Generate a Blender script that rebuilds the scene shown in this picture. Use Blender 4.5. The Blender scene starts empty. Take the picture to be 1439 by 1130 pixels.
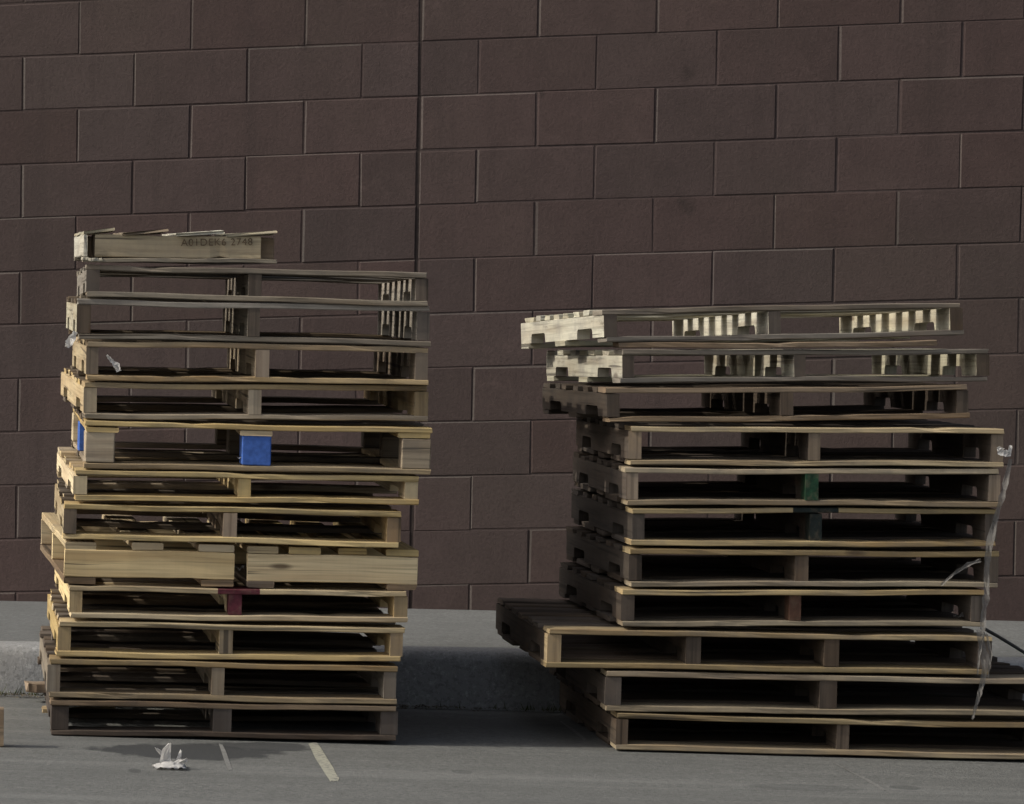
import bpy, bmesh, math, random
from mathutils import Vector, Matrix

scene = bpy.context.scene
C = scene.collection
R = math.radians

# ------------------------------------------------------------------ camera
FPX, CX, CY, CAM_H = 6000.0, 719.5, 565.0, 1.344      # focal length in photo pixels (1439 wide)
psi, pit, rol = math.atan(780 / 6000), math.atan(165 / 6000), R(1.0)
fwd = Vector((math.sin(psi) * math.cos(pit), math.cos(psi) * math.cos(pit), -math.sin(pit)))
r0 = Vector((math.cos(psi), -math.sin(psi), 0)); u0 = r0.cross(fwd)
rgt = r0 * math.cos(rol) + u0 * math.sin(rol); upv = u0 * math.cos(rol) - r0 * math.sin(rol)
EYE = Vector((0, 0, CAM_H))
cam_d = bpy.data.cameras.new('camera'); cam = bpy.data.objects.new('camera', cam_d); C.objects.link(cam)
cam_d.sensor_width = 36; cam_d.lens = 36 * FPX / 1439; cam_d.clip_start = 0.1; cam_d.clip_end = 600
m = Matrix((rgt, upv, -fwd)).transposed().to_4x4(); m.translation = EYE
cam.matrix_world = m
scene.camera = cam

# ------------------------------------------------------------------ light
SUN_EL, SUN_AZ = R(36), R(8)         # light travels along +X, turned SUN_AZ towards the wall
world = bpy.data.worlds.new('World'); scene.world = world; world.use_nodes = True
wn = world.node_tree.nodes; wl = world.node_tree.links
sky = wn.new('ShaderNodeTexSky'); sky.sky_type = 'NISHITA'; sky.sun_disc = False
sky.sun_elevation = SUN_EL; sky.sun_rotation = math.atan2(-math.cos(SUN_AZ), -math.sin(SUN_AZ))
sky.dust_density = 4.0; sky.air_density = 0.8; sky.ozone_density = 0.6
hz_ = wn.new('ShaderNodeHueSaturation'); hz_.inputs['Saturation'].default_value = 0.55      # thin high cloud greys the blue
wl.new(sky.outputs[0], hz_.inputs['Color']); wl.new(hz_.outputs[0], wn['Background'].inputs[0]); wn['Background'].inputs[1].default_value = 0.15
sun_d = bpy.data.lights.new('sun', 'SUN'); sun_d.energy = 2.65; sun_d.angle = R(0.5); sun_d.color = (1, 0.93, 0.80)
sun = bpy.data.objects.new('sun', sun_d); C.objects.link(sun)
ldir = Vector((math.cos(SUN_AZ) * math.cos(SUN_EL), math.sin(SUN_AZ) * math.cos(SUN_EL), -math.sin(SUN_EL)))
sun.rotation_euler = ldir.to_track_quat('-Z', 'Y').to_euler(); sun.location = (-5, 8, 6)
vs = scene.view_settings; vs.view_transform = 'Standard'; vs.look = 'None'; vs.gamma = 1; vs.exposure = -0.02

# ------------------------------------------------------------------ measuring helpers
def ray(px, py): return fwd * FPX + rgt * (px - CX) - upv * (py - CY)
def at(px, py, Y):                       # the point seen at a photo pixel, on the plane at distance Y
    d = ray(px, py); return EYE + d * (Y / d.y)
GZ, GS = 0.011, -0.0245                  # the ground falls gently to the right
def gz(X): return GZ + GS * X
def ground_at(px, py, up=0.0):
    d = ray(px, py); k = (GZ + up - CAM_H) / (d.z - GS * d.x); return EYE + d * k

# ------------------------------------------------------------------ scene helpers
def tag(o, label=None, cat=None, group=None, kind=None):
    for k, v in (('label', label), ('category', cat), ('group', group), ('kind', kind)):
        if v: o[k] = v
    return o
def empty(name, mat=None, loc=None):
    o = bpy.data.objects.new(name, None); C.objects.link(o); o.empty_display_size = 0.1
    if mat is not None: o.matrix_world = mat
    if loc is not None: o.location = loc
    return o
def build(name, bm, mats, parent=None, smooth=False):
    me = bpy.data.meshes.new(name); bm.normal_update(); bm.to_mesh(me); bm.free()
    for mt in (mats if isinstance(mats, (list, tuple)) else [mats]): me.materials.append(mt)
    if smooth:
        for p in me.polygons: p.use_smooth = True
    o = bpy.data.objects.new(name, me); C.objects.link(o)
    if parent: o.parent = parent
    return o
rnd = random.Random(7)
def new_bm():
    b = bmesh.new(); b.loops.layers.uv.new('UVMap'); return b

def add_board(b, c, axis, L, w, t, warp=0.0015, bow=0.0, tilt=0.0, seg=16, chip=0.0):
    """one plank: centre c, running along 'x' or 'y', width w, thickness t (z), gently warped, eased edges"""
    uv = b.loops.layers.uv.verify()
    ch = min(0.0025, t * 0.18)
    prof = [(-w/2+ch, -t/2), (w/2-ch, -t/2), (w/2, -t/2+ch), (w/2, t/2-ch), (w/2-ch, t/2), (-w/2+ch, t/2), (-w/2, t/2-ch), (-w/2, -t/2+ch)]
    per = [0]
    for k in range(8):
        a, d = prof[k], prof[(k+1) % 8]; per.append(per[-1] + math.hypot(a[0]-d[0], a[1]-d[1]))
    u_off, v_off = rnd.uniform(0, 50), rnd.uniform(0, 50)
    p1, p2, p3 = rnd.uniform(0, 6.3), rnd.uniform(0, 6.3), rnd.uniform(0, 6.3)
    rings = []
    ct, st = math.cos(tilt), math.sin(tilt)
    for s in range(seg + 1):
        f = s / seg; l = (f - 0.5) * L
        dz = warp * (math.sin(5 * f + p1) + 0.6 * math.sin(13 * f + p2)) + bow * (4 * f * (1 - f) - 0.5)
        dw = warp * math.sin(7 * f + p3)
        ring = []
        hurt = rnd.random() < 0.14; hk = rnd.choice((1, 2, 3, 4, 5, 6)); hd = rnd.uniform(0.1, 0.32) * min(t, 0.02)
        for pi_, (a, z) in enumerate(prof):
            if hurt and pi_ in (hk, hk + 1): a -= math.copysign(hd, a); z -= math.copysign(hd, z)      # dents and torn arrises
            a2 = a * ct - z * st + dw + rnd.uniform(-1, 1) * warp * 0.6; z2 = a * st + z * ct + dz + rnd.uniform(-1, 1) * warp * 0.25
            le = l
            if s in (0, seg): le += rnd.uniform(-1, 1) * (0.002 + chip)
            ring.append(b.verts.new((c[0] + (le if axis == 'x' else a2), c[1] + (a2 if axis == 'x' else le), c[2] + z2)))
        rings.append(ring)
    faces = []
    for s in range(seg):
        for k in range(8):
            q = [rings[s][k], rings[s][(k+1) % 8], rings[s+1][(k+1) % 8], rings[s+1][k]]
            fc = b.faces.new(q); us = [(s/seg*L, per[k]), (s/seg*L, per[k+1]), ((s+1)/seg*L, per[k+1]), ((s+1)/seg*L, per[k])]
            for lp, (x, y) in zip(fc.loops, us): lp[uv].uv = (x + u_off, y + v_off)
            faces.append(fc)
    for ring, fl in ((rings[0], True), (rings[-1], False)):
        fc = b.faces.new(ring[::-1] if fl else ring)
        for lp in fc.loops:
            i = ring.index(lp.vert); lp[uv].uv = (prof[i][0] * 0.3 + u_off + 3, prof[i][1] + v_off)
        faces.append(fc)
    bmesh.ops.recalc_face_normals(b, faces=faces)
    return faces

def prism(b, poly, x0, x1, slot=0, skip=()):
    """polygon in (y,z) pushed from x0 to x1"""
    uv = b.loops.layers.uv.verify(); uo, vo = rnd.uniform(0, 50), rnd.uniform(0, 50)
    A = [b.verts.new((x0, y, z)) for y, z in poly]; B = [b.verts.new((x1, y, z)) for y, z in poly]
    fs = [b.faces.new(A), b.faces.new(B[::-1])]
    n = len(poly)
    for k in range(n):
        if k in skip: continue
        fs.append(b.faces.new([A[k], B[k], B[(k+1) % n], A[(k+1) % n]]))
    bmesh.ops.recalc_face_normals(b, faces=fs)
    for f in fs:
        f.normal_update(); f.material_index = slot
        for lp in f.loops:
            co = lp.vert.co; lp[uv].uv = (co.z * 0.5 + uo, co.x * 0.55 + vo) if abs(f.normal.y) > 0.9 and f.calc_area() < 0.02 else (co.y + uo, co.z + co.x * 0.9 + vo)
    bmesh.ops.recalc_face_normals(b, faces=fs)
    return fs

def add_box(b, c, s, jit=0.0, slot=0, ch=0.003):
    uv = b.loops.layers.uv.verify(); uo, vo = rnd.uniform(0, 50), rnd.uniform(0, 50)
    r = bmesh.ops.create_cube(b, size=1.0)
    for v in r['verts']:
        v.co = Vector((c[0] + v.co.x * s[0] + rnd.uniform(-jit, jit), c[1] + v.co.y * s[1] + rnd.uniform(-jit, jit), c[2] + v.co.z * s[2] + rnd.uniform(-jit, jit)))
    fs = list({f for v in r['verts'] for f in v.link_faces})
    if ch:
        es = list({e for f in fs for e in f.edges})
        g = bmesh.ops.bevel(b, geom=es, offset=ch, segments=1, affect='EDGES')
        fs = list({f for f in g['faces']} | {f for f in fs if f.is_valid})
        vs_ = {v for f in fs for v in f.verts}; fs = list({f for v in vs_ for f in v.link_faces})
    for f in fs:
        f.material_index = slot
        for lp in f.loops:
            co = lp.vert.co; lp[uv].uv = (co.x + uo + co.y * 0.3, co.z + co.y + vo)
    return fs

def add_tube(b, pts, rad, n=6):
    prev = None; out = []
    for i, p in enumerate(pts):
        p = Vector(p); d = Vector(pts[min(i+1, len(pts)-1)]) - Vector(pts[max(i-1, 0)]); d.normalize()
        s = d.cross(Vector((0.3, 0.9, 0.2))).normalized(); t = d.cross(s)
        rr = rad[i] if isinstance(rad, (list, tuple)) else rad
        ring = [b.verts.new(p + (s * math.cos(6.2832*k/n) + t * math.sin(6.2832*k/n)) * rr) for k in range(n)]
        if prev:
            for k in range(n): b.faces.new([prev[k], prev[(k+1) % n], ring[(k+1) % n], ring[k]])
        else: b.faces.new(ring[::-1])
        prev = ring
    b.faces.new(prev)

# ------------------------------------------------------------------ materials
def mat_new(name, rough=0.85):
    mt = bpy.data.materials.new(name); mt.use_nodes = True
    nt = mt.node_tree; bs = nt.nodes['Principled BSDF']; bs.inputs['Roughness'].default_value = rough
    bs.inputs['Specular IOR Level'].default_value = 0.25
    return mt, nt, bs
def node(nt, kind, **kw):
    n = nt.nodes.new(kind)
    for k, v in kw.items(): setattr(n, k, v)
    return n
def noise(nt, vec, scale, detail=4, rough=0.55, dist=0.0):
    n = node(nt, 'ShaderNodeTexNoise'); n.inputs['Scale'].default_value = scale; n.inputs['Detail'].default_value = detail
    n.inputs['Roughness'].default_value = rough; n.inputs['Distortion'].default_value = dist
    if vec is not None: nt.links.new(vec, n.inputs['Vector'])
    return n.outputs['Fac']
def ramp(nt, fac, stops):
    n = node(nt, 'ShaderNodeValToRGB'); e = n.color_ramp.elements
    while len(e) < len(stops): e.new(0.5)
    for el, (p, c) in zip(e, stops): el.position = p; el.color = (*c, 1) if len(c) == 3 else c
    nt.links.new(fac, n.inputs[0]); return n.outputs[0]
def mix(nt, fac, a, b, mode='MIX'):
    n = node(nt, 'ShaderNodeMix', data_type='RGBA', blend_type=mode)
    if hasattr(fac, 'links'): nt.links.new(fac, n.inputs[0])
    else: n.inputs[0].default_value = fac
    for v, i in ((a, 6), (b, 7)):
        if hasattr(v, 'links'): nt.links.new(v, n.inputs[i])
        else: n.inputs[i].default_value = (*v, 1)
    return n.outputs[2]
def math_n(nt, op, a, b=0.0, c=None, clamp=False):
    n = node(nt, 'ShaderNodeMath', operation=op, use_clamp=clamp)
    for i, v in enumerate((a, b) if c is None else (a, b, c)):
        if hasattr(v, 'links'): nt.links.new(v, n.inputs[i])
        else: n.inputs[i].default_value = v
    return n.outputs[0]
def bump(nt, h, bs, strength=0.3, dist=0.002):
    n = node(nt, 'ShaderNodeBump'); n.inputs['Strength'].default_value = strength; n.inputs['Distance'].default_value = dist
    nt.links.new(h, n.inputs['Height']); nt.links.new(n.outputs[0], bs.inputs['Normal'])
def mapping(nt, vec, sc):
    n = node(nt, 'ShaderNodeMapping'); n.inputs['Scale'].default_value = sc; nt.links.new(vec, n.inputs[0]); return n.outputs[0]

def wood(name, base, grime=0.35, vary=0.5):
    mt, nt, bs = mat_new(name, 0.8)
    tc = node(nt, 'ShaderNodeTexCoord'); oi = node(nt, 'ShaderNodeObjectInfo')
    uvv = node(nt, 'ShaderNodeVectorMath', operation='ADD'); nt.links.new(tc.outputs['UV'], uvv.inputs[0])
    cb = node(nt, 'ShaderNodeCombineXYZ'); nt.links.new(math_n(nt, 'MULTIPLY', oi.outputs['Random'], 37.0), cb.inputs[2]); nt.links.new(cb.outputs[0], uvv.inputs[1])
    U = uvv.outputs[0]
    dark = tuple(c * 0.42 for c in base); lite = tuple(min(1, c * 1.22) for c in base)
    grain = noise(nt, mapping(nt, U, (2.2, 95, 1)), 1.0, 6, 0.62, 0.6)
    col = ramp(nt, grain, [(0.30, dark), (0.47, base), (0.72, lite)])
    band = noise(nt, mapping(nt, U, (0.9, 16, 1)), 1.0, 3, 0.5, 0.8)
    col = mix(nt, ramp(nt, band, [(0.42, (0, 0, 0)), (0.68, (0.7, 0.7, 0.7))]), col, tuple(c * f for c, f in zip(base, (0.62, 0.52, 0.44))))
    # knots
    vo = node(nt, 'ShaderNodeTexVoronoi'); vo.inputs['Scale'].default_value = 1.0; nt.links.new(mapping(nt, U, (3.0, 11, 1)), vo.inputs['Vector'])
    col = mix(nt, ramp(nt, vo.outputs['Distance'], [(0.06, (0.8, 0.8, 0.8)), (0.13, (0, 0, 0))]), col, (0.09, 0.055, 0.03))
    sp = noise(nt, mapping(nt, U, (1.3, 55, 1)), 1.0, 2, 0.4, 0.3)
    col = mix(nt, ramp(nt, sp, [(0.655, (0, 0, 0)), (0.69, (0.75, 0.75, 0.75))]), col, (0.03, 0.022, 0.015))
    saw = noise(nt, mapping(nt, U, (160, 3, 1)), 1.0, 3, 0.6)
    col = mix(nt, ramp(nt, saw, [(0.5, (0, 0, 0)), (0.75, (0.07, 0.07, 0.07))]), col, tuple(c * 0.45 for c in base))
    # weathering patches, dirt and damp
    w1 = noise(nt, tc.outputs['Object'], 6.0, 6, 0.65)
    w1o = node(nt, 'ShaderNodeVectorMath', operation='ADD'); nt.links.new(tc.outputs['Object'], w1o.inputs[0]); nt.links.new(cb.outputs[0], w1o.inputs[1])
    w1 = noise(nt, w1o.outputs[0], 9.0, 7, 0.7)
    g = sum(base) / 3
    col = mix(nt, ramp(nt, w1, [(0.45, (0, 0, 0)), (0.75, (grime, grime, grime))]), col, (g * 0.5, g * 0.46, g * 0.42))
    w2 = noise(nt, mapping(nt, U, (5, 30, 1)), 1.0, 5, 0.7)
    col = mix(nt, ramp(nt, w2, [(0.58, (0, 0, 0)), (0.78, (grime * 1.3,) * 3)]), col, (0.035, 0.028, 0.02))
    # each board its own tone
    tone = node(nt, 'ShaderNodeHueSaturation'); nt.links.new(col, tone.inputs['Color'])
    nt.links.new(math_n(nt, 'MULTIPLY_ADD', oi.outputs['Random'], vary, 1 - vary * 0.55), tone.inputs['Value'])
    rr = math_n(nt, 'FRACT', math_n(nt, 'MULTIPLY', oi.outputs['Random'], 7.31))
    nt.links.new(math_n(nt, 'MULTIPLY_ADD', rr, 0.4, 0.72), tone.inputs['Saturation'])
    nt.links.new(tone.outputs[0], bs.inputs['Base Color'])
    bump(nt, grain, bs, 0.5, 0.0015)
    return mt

def plain(name, col, rough=0.7, nscale=40, amp=0.25):
    mt, nt, bs = mat_new(name, rough)
    tc = node(nt, 'ShaderNodeTexCoord'); f = noise(nt, tc.outputs['Object'], nscale, 5, 0.6)
    c = ramp(nt, f, [(0.3, tuple(x * (1 - amp) for x in col)), (0.7, tuple(min(1, x * (1 + amp)) for x in col))])
    nt.links.new(c, bs.inputs['Base Color']); bump(nt, f, bs, 0.2, 0.001)
    return mt

W = dict(
    straw=wood('straw_pine', (0.51, 0.395, 0.205), 0.35, 0.35),
    pine=wood('new_pine', (0.70, 0.565, 0.33), 0.10, 0.15),
    tan=wood('tan_wood', (0.365, 0.28, 0.165), 0.5),
    brown=wood('brown_wood', (0.25, 0.185, 0.12), 0.5),
    grey=wood('grey_wood', (0.235, 0.205, 0.16), 0.45),
    ash=wood('pale_ash_wood', (0.50, 0.475, 0.365), 0.75, 0.3),
    dark=wood('dark_wet_wood', (0.095, 0.075, 0.06), 0.5),
    dun=wood('dun_wood', (0.375, 0.29, 0.16), 0.55),
    shade_brown=wood('shade_brown_wood', (0.13, 0.10, 0.068), 0.6),  # left stack interior: shade between the boards put into the colour
    shade_dark=wood('shade_dark_wood', (0.085, 0.066, 0.05), 0.6),  # right stack stringers and interior: their shade is put into the colour
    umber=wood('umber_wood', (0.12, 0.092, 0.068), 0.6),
)
P_BLUE = plain('blue_paint', (0.055, 0.13, 0.42), 0.6, 60, 0.25)
P_MAROON = plain('maroon_paint', (0.095, 0.02, 0.03), 0.6, 60, 0.3)
P_GREEN = plain('green_paint', (0.012, 0.045, 0.022), 0.6, 50, 0.5)
P_BLACKGREEN = plain('blackish_green_paint', (0.012, 0.018, 0.016), 0.6, 50, 0.4)
P_RUST = plain('red_brown_paint', (0.085, 0.043, 0.028), 0.7, 50, 0.35)
PAPER = plain('white_paper', (0.75, 0.74, 0.72), 0.7, 30, 0.1)
FILM = plain('milky_plastic_film', (0.26, 0.25, 0.235), 0.45, 60, 0.2)
FILM.node_tree.nodes['Principled BSDF'].inputs['Alpha'].default_value = 0.6
STRAP = plain('dark_strap', (0.05, 0.05, 0.05), 0.5)

def worn(mt, wd=(0.16, 0.12, 0.08), lo=0.60):
    nt = mt.node_tree; bs = nt.nodes['Principled BSDF']; src = bs.inputs['Base Color'].links[0].from_socket
    tc = node(nt, 'ShaderNodeTexCoord'); f = noise(nt, mapping(nt, tc.outputs['Object'], (1, 1, 1)), 34, 7, 0.7)
    nt.links.new(mix(nt, ramp(nt, f, [(lo - 0.1, (0, 0, 0)), (lo + 0.06, (0.4, 0.4, 0.4))]), src, wd), bs.inputs['Base Color'])
for mt_ in (P_MAROON, P_GREEN, P_BLACKGREEN, P_RUST): worn(mt_)
worn(P_BLUE, (0.2, 0.17, 0.13), 0.74)
# painted block wall
def wall_mat(name, base, mortar=False):
    mt, nt, bs = mat_new(name, 0.8)
    geo = node(nt, 'ShaderNodeNewGeometry'); P = geo.outputs['Position']
    big = noise(nt, P, 0.9, 4, 0.55); mid = noise(nt, P, 7, 6, 0.65); fine = noise(nt, P, 140, 6, 0.75)
    rpi = geo.outputs['Random Per Island']
    col = ramp(nt, mid, [(0.3, tuple(c * 0.86 for c in base)), (0.7, tuple(c * 1.12 for c in base))])
    col = mix(nt, ramp(nt, big, [(0.4, (0, 0, 0)), (0.65, (0.55, 0.55, 0.55))]), col, (base[0] * 0.93, base[1] * 1.06, base[2] * 0.95))
    hs = node(nt, 'ShaderNodeHueSaturation'); nt.links.new(col, hs.inputs['Color'])
    nt.links.new(math_n(nt, 'MULTIPLY_ADD', rpi, 0.20, 0.90), hs.inputs['Value'])
    r2 = math_n(nt, 'FRACT', math_n(nt, 'MULTIPLY', rpi, 9.7)); nt.links.new(math_n(nt, 'MULTIPLY_ADD', r2, 0.25, 0.85), hs.inputs['Saturation'])
    col = hs.outputs[0]
    pit_ = noise(nt, P, 55, 3, 0.5)
    col = mix(nt, ramp(nt, pit_, [(0.70, (0, 0, 0)), (0.78, (0.5, 0.5, 0.5))]), col, tuple(c * 0.5 for c in base))
    for (px, py, rad) in ((966, 103, 0.035), (966, 290, 0.045), (958, 283, 0.02), (760, 131, 0.02), (430, 62, 0.03)):
        q = wall_hit(px, py)
        sub = node(nt, 'ShaderNodeVectorMath', operation='DISTANCE'); nt.links.new(P, sub.inputs[0]); sub.inputs[1].default_value = q
        dd = math_n(nt, 'ADD', sub.outputs['Value'], math_n(nt, 'MULTIPLY', math_n(nt, 'SUBTRACT', noise(nt, P, 45, 4), 0.5), rad * 1.4))
        col = mix(nt, ramp(nt, math_n(nt, 'DIVIDE', dd, rad), [(0.2, (0.6, 0.6, 0.6)), (1.0, (0, 0, 0))]), col, (0.03, 0.022, 0.02))
    nt.links.new(col, bs.inputs['Base Color'])
    drip = noise(nt, mapping(nt, P, (9, 9, 0.55)), 1.0, 5, 0.65)          # rain runs down the paint
    col = mix(nt, ramp(nt, drip, [(0.52, (0, 0, 0)), (0.72, (0.6, 0.6, 0.6))]), col, (base[0] * 0.66, base[1] * 0.7, base[2] * 0.7))
    scuff = noise(nt, mapping(nt, P, (3, 3, 5)), 1.0, 8, 0.75)
    col = mix(nt, ramp(nt, scuff, [(0.60, (0, 0, 0)), (0.74, (0.5, 0.5, 0.5))]), col, (base[0] * 1.7, base[1] * 1.75, base[2] * 1.75))
    grit = noise(nt, P, 90, 4, 0.8)
    col = mix(nt, ramp(nt, grit, [(0.36, (0.45, 0.45, 0.45)), (0.5, (0, 0, 0))]), col, tuple(c * 0.62 for c in base))
    col = mix(nt, ramp(nt, grit, [(0.56, (0, 0, 0)), (0.7, (0.4, 0.4, 0.4))]), col, tuple(c * 1.45 for c in base))
    nt.links.new(col, bs.inputs['Base Color'])
    h = math_n(nt, 'ADD', math_n(nt, 'MULTIPLY', grit, 1.5), math_n(nt, 'MULTIPLY', mid, 1.6))
    bump(nt, h, bs, 0.45, 0.003)
    return mt
PHI, WX0, WY0 = R(14), 2.0, 15.47
def wall_hit(px, py):
    d = ray(px, py); t = math.tan(PHI); k = (WY0 + t * WX0) / (d.y + t * d.x); return EYE + d * k
WU = (WU0, WU1, WU2) = (-1.83, 0.4165, 0.00185)
WV = (2.1539, 0.0208, -0.1981, -0.0003)
def wall_point(i, j, out=0.0):
    u = WU0 + WU1 * i + WU2 * i * i; v = WV[0] + WV[1] * i + WV[2] * j + WV[3] * i * j
    return Vector((WX0 + u * math.cos(PHI) - out * math.sin(PHI), WY0 - u * math.sin(PHI) - out * math.cos(PHI), v))

# ------------------------------------------------------------------ ground, curb, sidewalk
def concrete_mat(name, base, ground=False):
    mt, nt, bs = mat_new(name, 0.9)
    geo = node(nt, 'ShaderNodeNewGeometry'); P = geo.outputs['Position']
    fine = noise(nt, P, 170, 5, 0.8); mid = noise(nt, P, 9, 7, 0.7); big = noise(nt, P, 1.1, 4, 0.5)
    col = ramp(nt, mid, [(0.3, tuple(c * 0.83 for c in base)), (0.7, tuple(c * 1.12 for c in base))])
    col = mix(nt, ramp(nt, noise(nt, P, 60, 5, 0.8), [(0.40, (0.7, 0.7, 0.7)), (0.5, (0, 0, 0))]), col, tuple(c * 0.5 for c in base))
    col = mix(nt, ramp(nt, noise(nt, P, 48, 5, 0.8), [(0.55, (0, 0, 0)), (0.66, (0.7, 0.7, 0.7))]), col, tuple(min(1, c * 1.7) for c in base))
    col = mix(nt, ramp(nt, big, [(0.35, (0, 0, 0)), (0.7, (0.5, 0.5, 0.5))]), col, tuple(c * 0.8 for c in base))
    spots = noise(nt, P, 26, 3, 0.5)
    col = mix(nt, ramp(nt, spots, [(0.70, (0, 0, 0)), (0.76, (0.45, 0.45, 0.45))]), col, tuple(c * 0.35 for c in base))
    if ground:
        st = noise(nt, mapping(nt, P, (0.25, 4, 1)), 1.0, 5, 0.6)       # long tyre-worn streaks
        col = mix(nt, ramp(nt, st, [(0.45, (0, 0, 0)), (0.68, (0.45, 0.45, 0.45))]), col, tuple(c * 0.68 for c in base))
        st2 = noise(nt, mapping(nt, P, (0.3, 4.5, 1)), 1.0, 6, 0.65)
        col = mix(nt, ramp(nt, st2, [(0.5, (0, 0, 0)), (0.7, (0.5, 0.5, 0.5))]), col, tuple(c * 1.45 for c in base))
        sep = node(nt, 'ShaderNodeSeparateXYZ'); nt.links.new(P, sep.inputs[0])
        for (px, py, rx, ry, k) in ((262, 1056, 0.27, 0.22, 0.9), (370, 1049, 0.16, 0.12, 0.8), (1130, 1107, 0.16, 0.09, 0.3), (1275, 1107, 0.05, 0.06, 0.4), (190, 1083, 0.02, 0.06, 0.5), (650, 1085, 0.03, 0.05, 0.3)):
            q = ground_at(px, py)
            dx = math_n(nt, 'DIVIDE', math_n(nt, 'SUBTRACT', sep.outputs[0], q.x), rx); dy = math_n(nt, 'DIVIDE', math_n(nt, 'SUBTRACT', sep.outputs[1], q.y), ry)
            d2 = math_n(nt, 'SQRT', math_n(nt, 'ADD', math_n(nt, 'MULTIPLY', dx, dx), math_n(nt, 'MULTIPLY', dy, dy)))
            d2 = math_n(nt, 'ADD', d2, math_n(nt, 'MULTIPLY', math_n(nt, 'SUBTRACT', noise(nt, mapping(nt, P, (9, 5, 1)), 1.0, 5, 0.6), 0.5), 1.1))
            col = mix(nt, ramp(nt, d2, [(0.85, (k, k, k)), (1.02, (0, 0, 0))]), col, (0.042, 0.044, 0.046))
    nt.links.new(col, bs.inputs['Base Color'])
    grit = noise(nt, P, 75, 5, 0.8)
    bump(nt, math_n(nt, 'ADD', math_n(nt, 'MULTIPLY', grit, 1.6), mid), bs, 0.6, 0.005)
    return mt
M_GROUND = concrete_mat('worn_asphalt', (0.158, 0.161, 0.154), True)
M_WALK = concrete_mat('pale_concrete', (0.172, 0.178, 0.176))
M_CURB = concrete_mat('curb_concrete', (0.33, 0.335, 0.335))

CURB_Y = 13.74
def lerp_table(tb, x):
    if x <= tb[0][0]: return tb[0][1]
    for (x0, y0), (x1, y1) in zip(tb, tb[1:]):
        if x <= x1: return y0 + (y1 - y0) * (x - x0) / (x1 - x0)
    return tb[-1][1]
def curb_top(x): return lerp_table([(-30, 0.18), (0.15, 0.160), (1.6, 0.152), (3.4, 0.128), (40, 0.1)], x)
def walk_back(x): return lerp_table([(-30, 0.13), (0.2, 0.138), (1.67, 0.149), (3.8, 0.165), (40, 0.2)], x)
def wall_y(x): return WY0 - math.tan(PHI) * (x - WX0)

b = bmesh.new()
xs = [-60, -20, -5, 0, 1, 2, 3, 4, 8, 20, 60]
rows = [(-60, 0), (0, 0), (10, 0), (CURB_Y - 0.3, 0), (CURB_Y + 0.03, -0.008)]
grid = [[b.verts.new((x, y, gz(x) + dz)) for x in xs] for y, dz in rows]
for k in range(len(rows) - 1):
    for q in range(len(xs) - 1): b.faces.new([grid[k][q], grid[k][q+1], grid[k+1][q+1], grid[k+1][q]])
tag(build('ground', b, M_GROUND), kind='structure')

b = bmesh.new()                                    # the curb: rounded nose, slightly battered face
xs = [-14 + 0.25 * k for k in range(int(30 / 0.25) + 1)]
prevr = None
for x in xs:
    zt = curb_top(x); zb = gz(x) - 0.05; wob = 0.004 * math.sin(x * 3.1) + rnd.uniform(-0.002, 0.002)
    pr = [(CURB_Y - 0.02 + wob, zb), (CURB_Y - 0.012 + wob, zt - 0.035), (CURB_Y - 0.004 + wob, zt - 0.014), (CURB_Y + 0.010 + wob, zt - 0.003), (CURB_Y + 0.03, zt), (CURB_Y + 0.15, zt + 0.002)]
    ringv = [b.verts.new((x, y, z)) for y, z in pr]
    if prevr:
        for k in range(len(pr) - 1): b.faces.new([prevr[k], ringv[k], ringv[k+1], prevr[k+1]])
    prevr = ringv
tag(build('curb', b, M_CURB, smooth=True), kind='structure')
b = bmesh.new(); prevr = None
for x in xs:
    y0, y1 = CURB_Y + 0.153, max(wall_y(x) + 0.08, CURB_Y + 0.3)
    ringv = [b.verts.new((x, y0 + (y1 - y0) * f, curb_top(x) * (1 - f) + walk_back(x) * f + rnd.uniform(-0.001, 0.001))) for f in (0, 0.33, 0.66, 1)]
    if prevr:
        for k in range(3): b.faces.new([prevr[k], ringv[k], ringv[k+1], prevr[k+1]])
    prevr = ringv
tag(build('sidewalk', b, M_WALK), kind='structure')

# painted lines and scratches on the ground
def ground_strip(name, pts, mt, up=0.0012):
    b = bmesh.new(); prv = None
    for (x0, x1, y) in pts:
        n = 4; rw = []
        for k in range(n + 1):
            p = ground_at(x0 + (x1 - x0) * k / n + rnd.uniform(-1.2, 1.2), y + rnd.uniform(-1.2, 1.2), up); rw.append(b.verts.new(p))
        if prv:
            for k in range(n): b.faces.new([prv[k], prv[k+1], rw[k+1], rw[k]])
        prv = rw
    bmesh.ops.recalc_face_normals(b, faces=b.faces[:])
    return tag(build(name, b, mt), kind='structure')
def worn_paint(name, col, thr):
    mt, nt, bs = mat_new(name, 0.8); geo = node(nt, 'ShaderNodeNewGeometry')
    f = noise(nt, geo.outputs['Position'], 60, 6, 0.7)
    c = ramp(nt, f, [(thr - 0.05, (0.16, 0.16, 0.152)), (thr + 0.05, col)])
    nt.links.new(c, bs.inputs['Base Color']); return mt
M_PAINT = worn_paint('worn_white_paint', (0.34, 0.335, 0.27), 0.44)
M_SCR = worn_paint('pale_scratch', (0.215, 0.215, 0.208), 0.5)
ground_strip('painted_line', [(434, 446, 1044), (438, 452, 1053), (444, 460, 1065), (452, 468, 1078), (459, 474, 1089), (462, 476, 1094), (463, 476, 1098)], M_PAINT)
ground_strip('painted_line', [(307, 312, 1045), (311, 317, 1056), (315, 322, 1066), (320, 326, 1082)], M_SCR)
ground_strip('painted_line', [(1168, 1172, 1071), (1190, 1195, 1083), (1215, 1221, 1096), (1240, 1246, 1110)], M_SCR)
ground_strip('painted_line', [(786, 790, 1014), (803, 807, 1026), (822, 826, 1040)], M_SCR)

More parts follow.
